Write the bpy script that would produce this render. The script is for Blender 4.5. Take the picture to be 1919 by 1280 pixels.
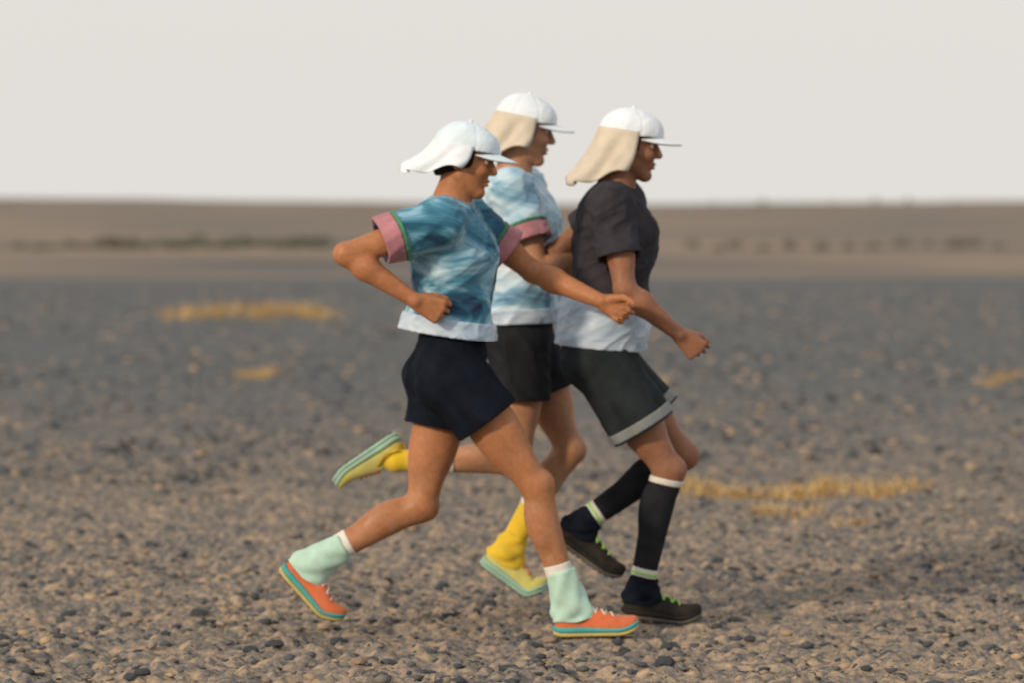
import bpy, bmesh, math, random
import numpy as np
from mathutils import Vector, Matrix

for o in list(bpy.data.objects):
    bpy.data.objects.remove(o, do_unlink=True)
scene = bpy.context.scene
COL = scene.collection
R = math.radians
random.seed(7)
RNG = np.random.default_rng(7)

# ------------------------------------------------------------------ camera
FOCAL, CAMH = 135.0, 1.5
FPX = FOCAL / 36.0 * 1919.0
EYE = 385.0                                   # picture row of eye level
PITCH = math.atan((640.0 - EYE) / FPX)
cam_d = bpy.data.cameras.new('camera')
cam_d.lens = FOCAL
cam_d.sensor_width = 36.0
cam_d.clip_start = 0.1
cam_d.clip_end = 20000
cam_d.dof.use_dof = True
cam_d.dof.focus_distance = 11.4
cam_d.dof.aperture_fstop = 2.8
cam = bpy.data.objects.new('camera', cam_d)
COL.objects.link(cam)
cam.location = (0, 0, CAMH)
cam.rotation_euler = (R(90) - PITCH, 0, 0)
scene.camera = cam

# ------------------------------------------------------------------ sky, sun, exposure
SUN_EL, SUN_AZ = R(21), R(222)                # azimuth clockwise from +Y: behind the camera, to its left
world = bpy.data.worlds.new('World')
scene.world = world
world.use_nodes = True
nt = world.node_tree
nt.nodes.clear()
w_out = nt.nodes.new('ShaderNodeOutputWorld')
sky = nt.nodes.new('ShaderNodeTexSky')
sky.sky_type = 'NISHITA'
sky.sun_disc = False
sky.sun_elevation = SUN_EL
sky.sun_rotation = SUN_AZ
sky.air_density = 1.0
sky.dust_density = 6.0
sky.ozone_density = 1.0
bg1 = nt.nodes.new('ShaderNodeBackground')
bg1.inputs['Strength'].default_value = 0.1
nt.links.new(sky.outputs[0], bg1.inputs['Color'])
bg2 = nt.nodes.new('ShaderNodeBackground')      # the even pale haze that fills this sky
bg2.inputs['Color'].default_value = (0.856, 0.827, 0.785, 1)
bg2.inputs['Strength'].default_value = 1.03
mixw = nt.nodes.new('ShaderNodeMixShader')
mixw.inputs[0].default_value = 0.86
nt.links.new(bg1.outputs[0], mixw.inputs[1])
nt.links.new(bg2.outputs[0], mixw.inputs[2])
nt.links.new(mixw.outputs[0], w_out.inputs['Surface'])

sun_d = bpy.data.lights.new('sun', 'SUN')
sun_d.energy = 2.8
sun_d.angle = R(5)
sun_d.color = (1.0, 0.80, 0.58)
sun = bpy.data.objects.new('sun', sun_d)
COL.objects.link(sun)
sdir = Vector((math.sin(SUN_AZ) * math.cos(SUN_EL), math.cos(SUN_AZ) * math.cos(SUN_EL), math.sin(SUN_EL)))
sun.rotation_euler = sdir.to_track_quat('Z', 'Y').to_euler()
sun.location = sdir * 50

scene.view_settings.view_transform = 'Standard'
scene.view_settings.look = 'None'
scene.view_settings.exposure = 0.0
scene.view_settings.gamma = 1.0
scene.render.engine = 'CYCLES'
scene.render.resolution_x = 1024
scene.render.resolution_y = 684


def at(px, py, d):
    """the point at depth d (metres along +Y) seen at a picture position"""
    r = Vector(((px - 959.5) / FPX, 0, 0))
    f = Vector((0, math.cos(PITCH), -math.sin(PITCH)))
    u = Vector((0, math.sin(PITCH), math.cos(PITCH)))
    v = r + f + u * ((640.0 - py) / FPX)
    v = v * (d / v.y)
    return Vector((v.x, d, CAMH + v.z))


def ground_at(px, py):
    d = CAMH * FPX / max(py - EYE, 1)
    p = at(px, py, d)
    return Vector((p.x, d, 0))


# ------------------------------------------------------------------ materials
class NB:
    def __init__(s, m):
        s.t = m.node_tree
        s.b = s.t.nodes['Principled BSDF']

    def n(s, kind, **kw):
        nd = s.t.nodes.new(kind)
        for k, v in kw.items():
            if k in nd.bl_rna.properties:
                setattr(nd, k, v)
            else:
                nd.inputs[k].default_value = v
        return nd

    def l(s, a, b):
        s.t.links.new(a, b)

    def obj(s):
        return s.n('ShaderNodeTexCoord').outputs['Object']

    def noise(s, scale, detail=4, rough=0.55, dist=0.0, vec=None):
        nd = s.n('ShaderNodeTexNoise', Scale=scale, Detail=detail, Roughness=rough, Distortion=dist)
        s.l(vec if vec is not None else s.obj(), nd.inputs['Vector'])
        return nd.outputs['Fac']

    def ramp(s, fac, stops, interp='LINEAR'):
        nd = s.n('ShaderNodeValToRGB')
        nd.color_ramp.interpolation = interp
        el = nd.color_ramp.elements
        while len(el) < len(stops):
            el.new(0.5)
        for e, (p, c) in zip(el, stops):
            e.position = p
            e.color = (c[0], c[1], c[2], 1)
        s.l(fac, nd.inputs[0])
        return nd.outputs[0]

    def mix(s, fac, a, b, blend='MIX'):
        nd = s.n('ShaderNodeMix', data_type='RGBA', blend_type=blend)
        for sock, v in ((nd.inputs[0], fac), (nd.inputs[6], a), (nd.inputs[7], b)):
            if hasattr(v, 'links') or hasattr(v, 'is_output'):
                s.l(v, sock)
            elif isinstance(v, (int, float)):
                sock.default_value = v
            else:
                sock.default_value = (v[0], v[1], v[2], 1)
        return nd.outputs[2]

    def bump(s, h, strength, dist):
        nd = s.n('ShaderNodeBump', Strength=strength, Distance=dist)
        s.l(h, nd.inputs['Height'])
        s.l(nd.outputs[0], s.b.inputs['Normal'])


def new_mat(name, rough=0.8, spec=0.3):
    m = bpy.data.materials.new(name)
    m.use_nodes = True
    nb = NB(m)
    nb.b.inputs['Roughness'].default_value = rough
    nb.b.inputs['Specular IOR Level'].default_value = spec
    return m, nb


DUSTY = ('mesh', 'foam', 'gaiter', 'rubber')


def cloth(name, c, var=0.25, rough=0.85, bump=0.25):
    dark_cloth = max(c) < 0.06
    m, nb = new_mat(name, rough, 0.08 if dark_cloth else 0.2)
    f = nb.noise(14, 5, 0.6)
    dark = tuple(x * (1 - var) for x in c)
    light = tuple(min(0.9, x * (1 + var * 0.5)) for x in c)
    col = nb.ramp(f, [(0.3, dark), (0.7, light)])
    if any(w in name for w in DUSTY):              # desert dust worked into shoes and gaiters
        k_ = 0.10 if dark_cloth else 0.34
        du = nb.ramp(nb.noise(16, 9, 0.78, 0.8), [(0.40, (0.02, 0.02, 0.02)), (0.72, (k_, k_, k_))])
        col = nb.mix(du, col, (0.30, 0.235, 0.17))
    nb.l(col, nb.b.inputs['Base Color'])
    nb.b.inputs['Sheen Weight'].default_value = 0.0 if dark_cloth else 0.15
    nb.bump(nb.noise(420, 2, 0.6), bump, 0.001)
    return m


def pattern_cloth(name, stops, scale, dist, stretch=(1, 1, 1)):
    m, nb = new_mat(name, 0.75, 0.25)
    mp = nb.n('ShaderNodeMapping')
    mp.inputs['Scale'].default_value = stretch
    mp.inputs['Rotation'].default_value = (0.0, R(-24), 0.0)
    nb.l(nb.obj(), mp.inputs['Vector'])
    f = nb.noise(scale, 3.5, 0.6, dist, mp.outputs[0])
    nb.l(nb.ramp(f, stops), nb.b.inputs['Base Color'])
    nb.b.inputs['Sheen Weight'].default_value = 0.1
    nb.bump(nb.noise(380, 2, 0.6), 0.22, 0.001)
    return m


def skin(name, c):
    m, nb = new_mat(name, 0.55, 0.3)
    blot = nb.noise(7, 8, 0.72, 0.5)
    col = nb.ramp(blot, [(0.28, tuple(x * 0.66 for x in c)), (0.52, c), (0.76, (c[0] * 1.22, c[1] * 1.16, c[2] * 1.12))])
    fine_ = nb.noise(55, 6, 0.7)
    col = nb.mix(0.30, col, nb.ramp(fine_, [(0.35, tuple(x * 0.55 for x in c)), (0.65, tuple(x * 1.25 for x in c))]))
    # dust caked on the lower legs
    sp_ = nb.n('ShaderNodeSeparateXYZ'); nb.l(nb.obj(), sp_.inputs[0])
    hi_ = nb.n('ShaderNodeMapRange'); hi_.inputs[1].default_value = 0.75; hi_.inputs[2].default_value = 0.12
    nb.l(sp_.outputs['Z'], hi_.inputs[0])
    dn = nb.ramp(nb.noise(18, 8, 0.75, 0.6), [(0.45, (0, 0, 0)), (0.72, (0.75, 0.75, 0.75))])
    dm = nb.n('ShaderNodeMath', operation='MULTIPLY'); nb.l(hi_.outputs[0], dm.inputs[0]); nb.l(dn, dm.inputs[1])
    col = nb.mix(dm.outputs[0], col, (0.33, 0.25, 0.18))
    nb.l(col, nb.b.inputs['Base Color'])
    rr = nb.n('ShaderNodeMapRange'); rr.inputs[1].default_value = 0.3; rr.inputs[2].default_value = 0.7
    rr.inputs[3].default_value = 0.38; rr.inputs[4].default_value = 0.72
    nb.l(nb.noise(22, 5, 0.6), rr.inputs[0]); nb.l(rr.outputs[0], nb.b.inputs['Roughness'])
    nb.b.inputs['Subsurface Weight'].default_value = 0.10
    nb.b.inputs['Subsurface Radius'].default_value = (1.0, 0.35, 0.2)
    nb.b.inputs['Subsurface Scale'].default_value = 0.006
    nb.bump(nb.noise(38, 8, 0.7, 0.4), 0.30, 0.006)
    return m


M = {}
M['skin_a'] = skin('skin_tan', (0.385, 0.165, 0.076))
M['skin_b'] = skin('skin_light_brown', (0.40, 0.205, 0.120))
M['skin_c'] = skin('skin_brown', (0.27, 0.125, 0.072))
M['hair'] = cloth('dark_hair', (0.018, 0.013, 0.010), 0.5, 0.55, 0.6)
M['white_cap'] = cloth('white_cap_cloth', (0.68, 0.76, 0.85), 0.08)
M['pale_cap'] = cloth('pale_blue_cap_cloth', (0.60, 0.73, 0.84), 0.10)
M['cream'] = cloth('cream_flap_cloth', (0.56, 0.51, 0.43), 0.14)
M['eye'] = cloth('eyeball', (0.45, 0.40, 0.36), 0.05, 0.3, 0.0)
M['iris'] = cloth('iris', (0.02, 0.012, 0.008), 0.1, 0.15, 0.0)
M['shirt_a'] = pattern_cloth('blue_marbled_jersey', [(0.30, (0.008, 0.022, 0.060)), (0.42, (0.014, 0.085, 0.160)),
                             (0.51, (0.050, 0.200, 0.310)), (0.60, (0.22, 0.40, 0.53)), (0.72, (0.50, 0.66, 0.78))], 5.0, 1.0, (0.55, 1, 1.7))
M['shirt_b'] = pattern_cloth('pale_blue_jersey', [(0.28, (0.03, 0.10, 0.20)), (0.42, (0.20, 0.38, 0.52)),
                             (0.55, (0.45, 0.60, 0.72)), (0.70, (0.66, 0.72, 0.80))], 5.0, 1.0, (0.55, 1, 1.7))
M['shirt_c'] = cloth('charcoal_jersey', (0.040, 0.038, 0.048), 0.35)
M['pink'] = cloth('pink_trim', (0.40, 0.18, 0.215), 0.25)
M['green'] = cloth('green_piping', (0.06, 0.22, 0.12), 0.2)
M['lavender'] = pattern_cloth('pale_lavender_band', [(0.3, (0.28, 0.42, 0.57)), (0.7, (0.60, 0.67, 0.78))], 9, 1.0, (0.4, 1, 2))
M['black'] = cloth('black_shorts_cloth', (0.007, 0.010, 0.019), 0.4)
M['charcoal'] = cloth('charcoal_shorts_cloth', (0.018, 0.020, 0.025), 0.35)
M['slate'] = cloth('slate_shorts_cloth', (0.022, 0.029, 0.034), 0.35)
M['slate_pale'] = cloth('pale_slate_trim', (0.20, 0.22, 0.23), 0.2)
M['bib'] = cloth('white_bib', (0.74, 0.78, 0.83), 0.06, 0.6, 0.1)
M['teal'] = cloth('teal_foam', (0.02, 0.34, 0.36), 0.15, 0.6)
M['yellow_foam'] = cloth('yellow_foam', (0.50, 0.40, 0.13), 0.2, 0.7)
M['orange'] = cloth('orange_mesh', (0.62, 0.135, 0.045), 0.25, 0.7, 0.5)
M['mint'] = cloth('mint_gaiter', (0.42, 0.66, 0.58), 0.15)
M['mint_foam'] = cloth('mint_foam', (0.30, 0.52, 0.43), 0.2, 0.6)
M['yellow'] = cloth('yellow_gaiter', (0.72, 0.50, 0.02), 0.15)
M['lime_mesh'] = cloth('lime_mesh', (0.60, 0.58, 0.16), 0.2, 0.7, 0.5)
M['offwhite'] = cloth('offwhite_sock', (0.62, 0.61, 0.58), 0.1)
M['black_mesh'] = cloth('black_mesh', (0.012, 0.012, 0.014), 0.3, 0.7, 0.5)
M['lime'] = cloth('lime_stripe', (0.28, 0.62, 0.10), 0.1)
M['red'] = cloth('red_lace', (0.55, 0.12, 0.08), 0.1)
M['grey_rubber'] = cloth('grey_rubber', (0.06, 0.06, 0.06), 0.3, 0.9)

# ------------------------------------------------------------------ mesh helpers
def mesh_np(name, V, F, smooth=True):
    """mesh from vertex array and an array of triangles or quads (all rows alike)"""
    V = np.asarray(V, dtype=np.float32)
    F = np.asarray(F, dtype=np.int32)
    k = F.shape[1]
    me = bpy.data.meshes.new(name)
    me.vertices.add(len(V))
    me.vertices.foreach_set('co', V.ravel())
    me.loops.add(F.size)
    me.loops.foreach_set('vertex_index', F.ravel())
    me.polygons.add(len(F))
    me.polygons.foreach_set('loop_start', np.arange(0, F.size, k, dtype=np.int32))
    me.polygons.foreach_set('loop_total', np.full(len(F), k, dtype=np.int32))
    me.update(calc_edges=True)
    if smooth:
        me.polygons.foreach_set('use_smooth', np.ones(len(F), dtype=bool))
    me.validate()
    return me


def mk(name, me, mat, parent=None, loc=None):
    o = bpy.data.objects.new(name, me)
    COL.objects.link(o)
    if mat is not None and me is not None and not me.materials:
        me.materials.append(mat)
    if parent is not None:
        o.parent = parent
    if loc is not None:
        o.location = loc
    return o


def tag(o, label=None, cat=None, group=None, kind=None):
    if label: o['label'] = label
    if cat: o['category'] = cat
    if group: o['group'] = group
    if kind: o['kind'] = kind
    return o


def loft(rings, close_ends=True, closed=True):
    """quads between rings of equal point count"""
    n = len(rings[0])
    V = [p for r in rings for p in r]
    F = []
    m = n if closed else n - 1
    for i in range(len(rings) - 1):
        for j in range(m):
            a, b = i * n + j, i * n + (j + 1) % n
            F.append((a, b, b + n, a + n))
    V = [tuple(p) for p in V]
    if close_ends:
        for i, flip in ((0, True), (len(rings) - 1, False)):
            c = np.mean([np.array(p) for p in rings[i]], axis=0)
            V.append(tuple(c))
            ci = len(V) - 1
            for j in range(n):
                a, b = i * n + j, i * n + (j + 1) % n
                F.append((b, a, ci, ci) if flip else (a, b, ci, ci))
    return V, F


def mesh_py(name, V, F, smooth=True):
    F2 = []
    for f in F:
        g = []
        for i in f:
            if not g or g[-1] != i:
                g.append(i)
        if g[0] == g[-1]:
            g.pop()
        F2.append(g)
    me = bpy.data.meshes.new(name)
    me.from_pydata([tuple(v) for v in V], [], F2)
    bm = bmesh.new()
    bm.from_mesh(me)
    bmesh.ops.recalc_face_normals(bm, faces=bm.faces)
    bm.to_mesh(me)
    bm.free()
    if smooth:
        me.polygons.foreach_set('use_smooth', np.ones(len(me.polygons), dtype=bool))
    me.update()
    return me


# ------------------------------------------------------------------ numpy value noise
_LAT = RNG.random((64, 64, 64)).astype(np.float32)


def vnoise(x, y, z):
    """smooth value noise in 0..1 on coordinate arrays (broadcastable)"""
    x, y, z = np.broadcast_arrays(x, y, z)
    xi, yi, zi = np.floor(x).astype(np.int32), np.floor(y).astype(np.int32), np.floor(z).astype(np.int32)
    fx, fy, fz = x - xi, y - yi, z - zi
    fx = fx * fx * (3 - 2 * fx); fy = fy * fy * (3 - 2 * fy); fz = fz * fz * (3 - 2 * fz)
    a, b, c = xi & 63, yi & 63, zi & 63
    a1, b1, c1 = (a + 1) & 63, (b + 1) & 63, (c + 1) & 63
    L = _LAT
    e0 = (L[a, b, c] * (1 - fx) + L[a1, b, c] * fx) * (1 - fy) + (L[a, b1, c] * (1 - fx) + L[a1, b1, c] * fx) * fy
    e1 = (L[a, b, c1] * (1 - fx) + L[a1, b, c1] * fx) * (1 - fy) + (L[a, b1, c1] * (1 - fx) + L[a1, b1, c1] * fx) * fy
    return e0 * (1 - fz) + e1 * fz


# ------------------------------------------------------------------ the ground
def axis_steps(lo, hi, fine_lo, fine_hi, step, grow):
    pts = list(np.arange(fine_lo, fine_hi, step))
    s, p = step, fine_hi
    while p < hi:
        pts.append(p); s *= grow; p += s
    pts.append(hi)
    s, p = step, fine_lo - step
    left = []
    while p > lo:
        left.append(p); s *= grow; p -= s
    left.append(lo)
    return np.array(left[::-1] + pts)


def terrain_z(x, y):
    """height of the plain, without its small clods"""
    t = np.clip((y - 95) / 900.0, 0, 1)
    far = t ** 1.25
    ridge = 2.1 + 1.35 * np.clip((-x - 10) / 90.0, 0, 1) + 0.9 * np.clip((x - 55) / 80.0, 0, 1.4)
    ridge = ridge + 0.5 * (vnoise(x * 0.03 + 9.1, 3.3, 0.7) - 0.5) + 0.3 * (vnoise(x * 0.11 + 2.1, 8.3, 0.7) - 0.5)
    back = np.clip((y - 1000) / 3000.0, 0, 1)
    z = far * ridge * (1 - back) + back * (-6.0)
    und = 0.09 * (vnoise(x * 0.045, y * 0.03, 5.5) - 0.5) * np.clip((y - 28) / 40.0, 0, 1)
    # the near plain ends on a low lip with a shallow dip behind it
    lip = 0.05 * np.exp(-((y - 77 - 0.02 * x) / 5.0) ** 2) - 0.08 * np.exp(-((y - 92) / 8.0) ** 2)
    return z + und + lip


FEET = ((0.285, 13.285), (0.50, 13.74), (0.10, 14.33))


def clods(x, y):
    n1 = vnoise(x * 3.1, y * 3.1, 1.5)
    n2 = vnoise(x * 9.0 + 4, y * 9.0 + 7, 2.5)
    n3 = vnoise(x * 22 + 1, y * 22 + 2, 3.5)
    n4 = vnoise(x * 47 + 5, y * 47 + 3, 4.5)
    h = 0.026 * (n1 - 0.5) + 0.056 * (n2 - 0.5) + 0.042 * (np.abs(n3 - 0.5) * 2 - 0.5) + 0.016 * (n4 - 0.5)
    for fx, fy in FEET:                            # trodden flat where a shoe stands
        k = np.exp(-(((x - fx) / 0.17) ** 2 + ((y - fy) / 0.13) ** 2) ** 2)
        h = h * (1 - 0.92 * k) + 0.004 * k
    return h


gx = axis_steps(-4000, 4000, -3.2, 3.2, 0.016, 1.06)
gy = axis_steps(-400, 9000, 11.6, 21.0, 0.017, 1.022)
gy = gy[gy > -401]
# thin the coarse part in front of the camera
GX, GY = np.meshgrid(gx, gy, indexing='ij')
fade = np.clip(1.3 - np.abs(GY - 14) / 26.0, 0, 1) * np.clip(2.2 - np.abs(GX) / 4.5, 0, 1)
GZ = terrain_z(GX, GY) + clods(GX, GY) * fade - 0.004
nx, ny = GX.shape
idx = np.arange(nx * ny, dtype=np.int32).reshape(nx, ny)
GF = np.stack([idx[:-1, :-1], idx[1:, :-1], idx[1:, 1:], idx[:-1, 1:]], axis=-1).reshape(-1, 4)
GV = np.stack([GX, GY, GZ], axis=-1).reshape(-1, 3)


def gz(x, y):
    x = np.asarray(x, dtype=float); y = np.asarray(y, dtype=float)
    f = np.clip(1.3 - np.abs(y - 14) / 26.0, 0, 1) * np.clip(2.2 - np.abs(x) / 4.5, 0, 1)
    return terrain_z(x, y) + clods(x, y) * f - 0.004


m, nb = new_mat('stony_desert_soil', 0.95, 0.15)
co = nb.obj()
sep = nb.n('ShaderNodeSeparateXYZ'); nb.l(co, sep.inputs[0])
fine = nb.noise(26, 6, 0.65, 0.3, co)
mid = nb.noise(3.2, 6, 0.7, 0.6, co)
speck = nb.noise(75, 3, 0.6, 0.0, co)
near_col = nb.ramp(fine, [(0.33, (0.070, 0.080, 0.095)), (0.44, (0.165, 0.152, 0.142)), (0.55, (0.31, 0.24, 0.175)), (0.70, (0.46, 0.335, 0.22))])
grey_col = nb.ramp(fine, [(0.34, (0.056, 0.068, 0.080)), (0.50, (0.095, 0.107, 0.118)), (0.68, (0.160, 0.158, 0.154))])
mr = nb.n('ShaderNodeMapRange'); mr.inputs[1].default_value = 12.0; mr.inputs[2].default_value = 34.0
nb.l(sep.outputs['Y'], mr.inputs[0])
wob = nb.n('ShaderNodeMath', operation='ADD'); nb.l(mr.outputs[0], wob.inputs[0])
w2 = nb.n('ShaderNodeMath', operation='MULTIPLY_ADD'); nb.l(mid, w2.inputs[0]); w2.inputs[1].default_value = 2.8; w2.inputs[2].default_value = -1.36
nb.l(w2.outputs[0], wob.inputs[1])
cl = nb.n('ShaderNodeClamp'); nb.l(wob.outputs[0], cl.inputs[0])
c1 = nb.mix(cl.outputs[0], near_col, grey_col)
# the pale sandy country beyond the stony plain
stripe = nb.n('ShaderNodeMapping'); stripe.inputs['Scale'].default_value = (0.05, 0.055, 1); nb.l(co, stripe.inputs[0])
band = nb.noise(1.0, 4, 0.6, 0.2, stripe.outputs[0])
far_col = nb.ramp(band, [(0.32, (0.120, 0.116, 0.112)), (0.50, (0.185, 0.157, 0.132)), (0.66, (0.29, 0.22, 0.155))])
edge = nb.n('ShaderNodeMath', operation='MULTIPLY_ADD'); nb.l(band, edge.inputs[0]); edge.inputs[1].default_value = 10.0; edge.inputs[2].default_value = -5.0
esum = nb.n('ShaderNodeMath', operation='ADD'); nb.l(edge.outputs[0], esum.inputs[0]); nb.l(sep.outputs['Y'], esum.inputs[1])
mr2 = nb.n('ShaderNodeMapRange'); mr2.inputs[1].default_value = 74.0; mr2.inputs[2].default_value = 82.0
nb.l(esum.outputs[0], mr2.inputs[0])
nb.l(nb.mix(mr2.outputs[0], c1, far_col), nb.b.inputs['Base Color'])
nb.bump(speck, 0.5, 0.006)
M['soil'] = m
ground = mk('ground', mesh_np('ground', GV, GF), M['soil'])
tag(ground, kind='structure')

# ------------------------------------------------------------------ gravel that nobody could count
ico_v, ico_f = [], []
bm = bmesh.new(); bmesh.ops.create_icosphere(bm, subdivisions=1, radius=1.0)
ICO_V = np.array([v.co[:] for v in bm.verts], dtype=np.float32)
ICO_F = np.array([[v.index for v in f.verts] for f in bm.faces], dtype=np.int32)
bm.free()


def pebbles(n, ylo, yhi, smin, smax, seed, bias=1.0):
    r = np.random.default_rng(seed)
    y = ylo + (yhi - ylo) * r.random(n) ** bias
    x = (r.random(n) * 2 - 1) * (1.1 + 0.155 * y)
    sand = vnoise(x * 1.1 + 3, y * 0.55 + 8, 0.4) * 0.65 + vnoise(x * 3.7, y * 2.4, 6.4) * 0.35
    keep = r.random(n) > np.clip((sand - 0.46) * 5.0, 0, 0.95)
    x, y = x[keep], y[keep]
    n = len(x)
    s = smin + (smax - smin) * r.random(n) ** 3.6
    z = gz(x, y)
    sc = np.stack([s * (0.8 + 0.5 * r.random(n)), s * (0.8 + 0.5 * r.random(n)), s * (0.35 + 0.40 * r.random(n))], axis=-1)
    jit = 1 + 0.85 * (r.random((n, 12)) - 0.5)
    V = ICO_V[None] * jit[..., None] * sc[:, None, :]
    a = r.random(n) * 6.283
    ca, sa = np.cos(a)[:, None], np.sin(a)[:, None]
    X = V[..., 0] * ca - V[..., 1] * sa + x[:, None]
    Y = V[..., 0] * sa + V[..., 1] * ca + y[:, None]
    Z = V[..., 2] + (z + sc[:, 2] * 0.05)[:, None]
    V = np.stack([X, Y, Z], axis=-1).reshape(-1, 3)
    F = (ICO_F[None] + (np.arange(n) * 12)[:, None, None]).reshape(-1, 3)
    return V, F


m, nb = new_mat('gravel_stone', 0.9, 0.2)
geo = nb.n('ShaderNodeNewGeometry')
c = nb.ramp(geo.outputs['Random Per Island'], [(0.0, (0.026, 0.036, 0.050)), (0.35, (0.066, 0.082, 0.102)), (0.66, (0.120, 0.125, 0.132)),
                                               (0.82, (0.25, 0.20, 0.150)), (1.0, (0.44, 0.32, 0.21))])
g2 = nb.mix(0.15, c, nb.ramp(nb.noise(60, 4), [(0.3, (0.06, 0.07, 0.08)), (0.7, (0.24, 0.20, 0.16))]))
nb.l(g2, nb.b.inputs['Base Color'])
nb.bump(nb.noise(140, 4), 0.5, 0.003)
M['gravel'] = m
V1, F1 = pebbles(30000, 11.8, 22, 0.005, 0.026, 1)
V2, F2 = pebbles(30000, 20, 70, 0.008, 0.050, 2, 1.25)
F2 = F2 + len(V1)
gravel = mk('gravel', mesh_np('gravel', np.concatenate([V1, V2]), np.concatenate([F1, F2]), smooth=False), M['gravel'])
tag(gravel, 'fine grey and tan gravel strewn over the plain', 'gravel', kind='stuff')

# ------------------------------------------------------------------ single stones
m, nb = new_mat('dark_stone', 0.85, 0.25)
nb.l(nb.ramp(nb.noise(40, 5, 0.6), [(0.3, (0.026, 0.033, 0.042)), (0.7, (0.075, 0.084, 0.096))]), nb.b.inputs['Base Color'])
nb.bump(nb.noise(90, 5), 0.6, 0.004)
M['dark_stone'] = m
m, nb = new_mat('tan_stone', 0.85, 0.25)
nb.l(nb.ramp(nb.noise(40, 5, 0.6), [(0.3, (0.20, 0.15, 0.11)), (0.7, (0.36, 0.27, 0.19))]), nb.b.inputs['Base Color'])
nb.bump(nb.noise(90, 5), 0.6, 0.004)
M['tan_stone'] = m


def stone_mesh(seed, mat):
    r = random.Random(seed)
    b = bmesh.new()
    bmesh.ops.create_icosphere(b, subdivisions=2, radius=1.0)
    off = Vector((r.random() * 50, r.random() * 50, r.random() * 50))
    for v in b.verts:
        p = v.co * 1.4 + off
        k = 0.72 + 0.6 * float(vnoise(np.array(p.x), np.array(p.y), np.array(p.z)))
        p2 = v.co * 3.1 + off
        k += 0.22 * (float(vnoise(np.array(p2.x), np.array(p2.y), np.array(p2.z))) - 0.5)
        v.co *= k
        v.co.z = max(v.co.z * 0.62, -0.25)
    me = bpy.data.meshes.new('stone')
    b.to_mesh(me); b.free()
    me.materials.append(mat)
    return me


DARK = [stone_mesh(i, M['dark_stone']) for i in range(5)]
TAN = [stone_mesh(20 + i, M['tan_stone']) for i in range(3)]
spots = [(155, 965, 42, 0), (490, 968, 36, 0), (370, 1152, 38, 0), (455, 1118, 40, 0), (515, 1208, 36, 0), (130, 1150, 36, 0),
         (255, 1100, 28, 0), (1440, 1065, 34, 0), (1322, 800, 26, 0), (1575, 1068, 20, 0), (1735, 1060, 24, 0), (1665, 978, 20, 0),
         (1545, 1212, 30, 0), (1405, 1205, 26, 0), (1755, 1150, 30, 0), (1610, 1250, 30, 0), (1325, 895, 18, 0), (60, 1075, 18, 0),
         (480, 890, 30, 0), (540, 815, 20, 0), (1550, 845, 24, 0), (1800, 870, 22, 0), (110, 1240, 32, 0), (310, 1195, 24, 0),
         (820, 1215, 26, 0), (960, 1250, 24, 0), (1860, 1110, 20, 0), (1720, 1225, 24, 0), (700, 1235, 24, 0), (225, 1010, 20, 0),
         (1505, 930, 20, 1), (1640, 1090, 22, 1), (1560, 1225, 22, 1), (275, 1235, 26, 1), (1895, 1190, 18, 1), (1365, 1030, 16, 1),
         (170, 860, 18, 0), (350, 800, 18, 0), (1700, 780, 16, 0), (1850, 960, 18, 0), (1480, 1150, 18, 0), (400, 1010, 18, 0)]
rs = random.Random(31)
for k in range(190):
    px, py = rs.uniform(-40, 1960), EYE + 330 + 570 * rs.random() ** 0.8
    spots.append((px, py, rs.uniform(13, 30) * (py - 200) / 850, 1 if rs.random() < 0.22 else 0))
for i, (px, py, w, tone) in enumerate(spots):
    g = ground_at(px, py)
    s = 0.5 * w / FPX * g.y
    me = (TAN if tone else DARK)[i % (3 if tone else 5)]
    o = mk('stone', me, None, None, (g.x, g.y, float(gz(g.x, g.y)) + s * 0.08))
    o.scale = (s, s * 0.9, s * random.uniform(0.75, 1.05))
    o.rotation_euler = (0, 0, random.random() * 6.28)
    if tone:
        tag(o, 'small pale tan stone lying loose on the gravel', 'stone', 'pale tan stones on the gravel')
    else:
        if w > 27:
            tag(o, 'large dark blue grey stone standing out on the gravel', 'stone', 'large dark stones on the gravel')
        else:
            tag(o, 'small dark blue grey stone lying loose on the gravel', 'stone', 'small dark stones on the gravel')

# ------------------------------------------------------------------ dry grass and shrubs
m, nb = new_mat('straw_blade', 0.8, 0.2)
geo = nb.n('ShaderNodeNewGeometry')
nb.l(nb.ramp(geo.outputs['Random Per Island'], [(0, (0.36, 0.21, 0.065)), (0.5, (0.52, 0.345, 0.13)), (1, (0.66, 0.50, 0.26))]), nb.b.inputs['Base Color'])
M['straw'] = m
m, nb = new_mat('shrub_leaf', 0.8, 0.2)
geo = nb.n('ShaderNodeNewGeometry')
nb.l(nb.ramp(geo.outputs['Random Per Island'], [(0, (0.040, 0.060, 0.042)), (0.6, (0.075, 0.100, 0.070)), (1, (0.13, 0.14, 0.09))]), nb.b.inputs['Base Color'])
M['leaf'] = m
m, nb = new_mat('shrub_leaf_grey', 0.8, 0.2)
geo = nb.n('ShaderNodeNewGeometry')
nb.l(nb.ramp(geo.outputs['Random Per Island'], [(0, (0.055, 0.062, 0.062)), (0.6, (0.095, 0.100, 0.095)), (1, (0.15, 0.145, 0.12))]), nb.b.inputs['Base Color'])
M['leaf_grey'] = m
M['bark'] = cloth('shrub_bark', (0.09, 0.065, 0.045), 0.4)


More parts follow.
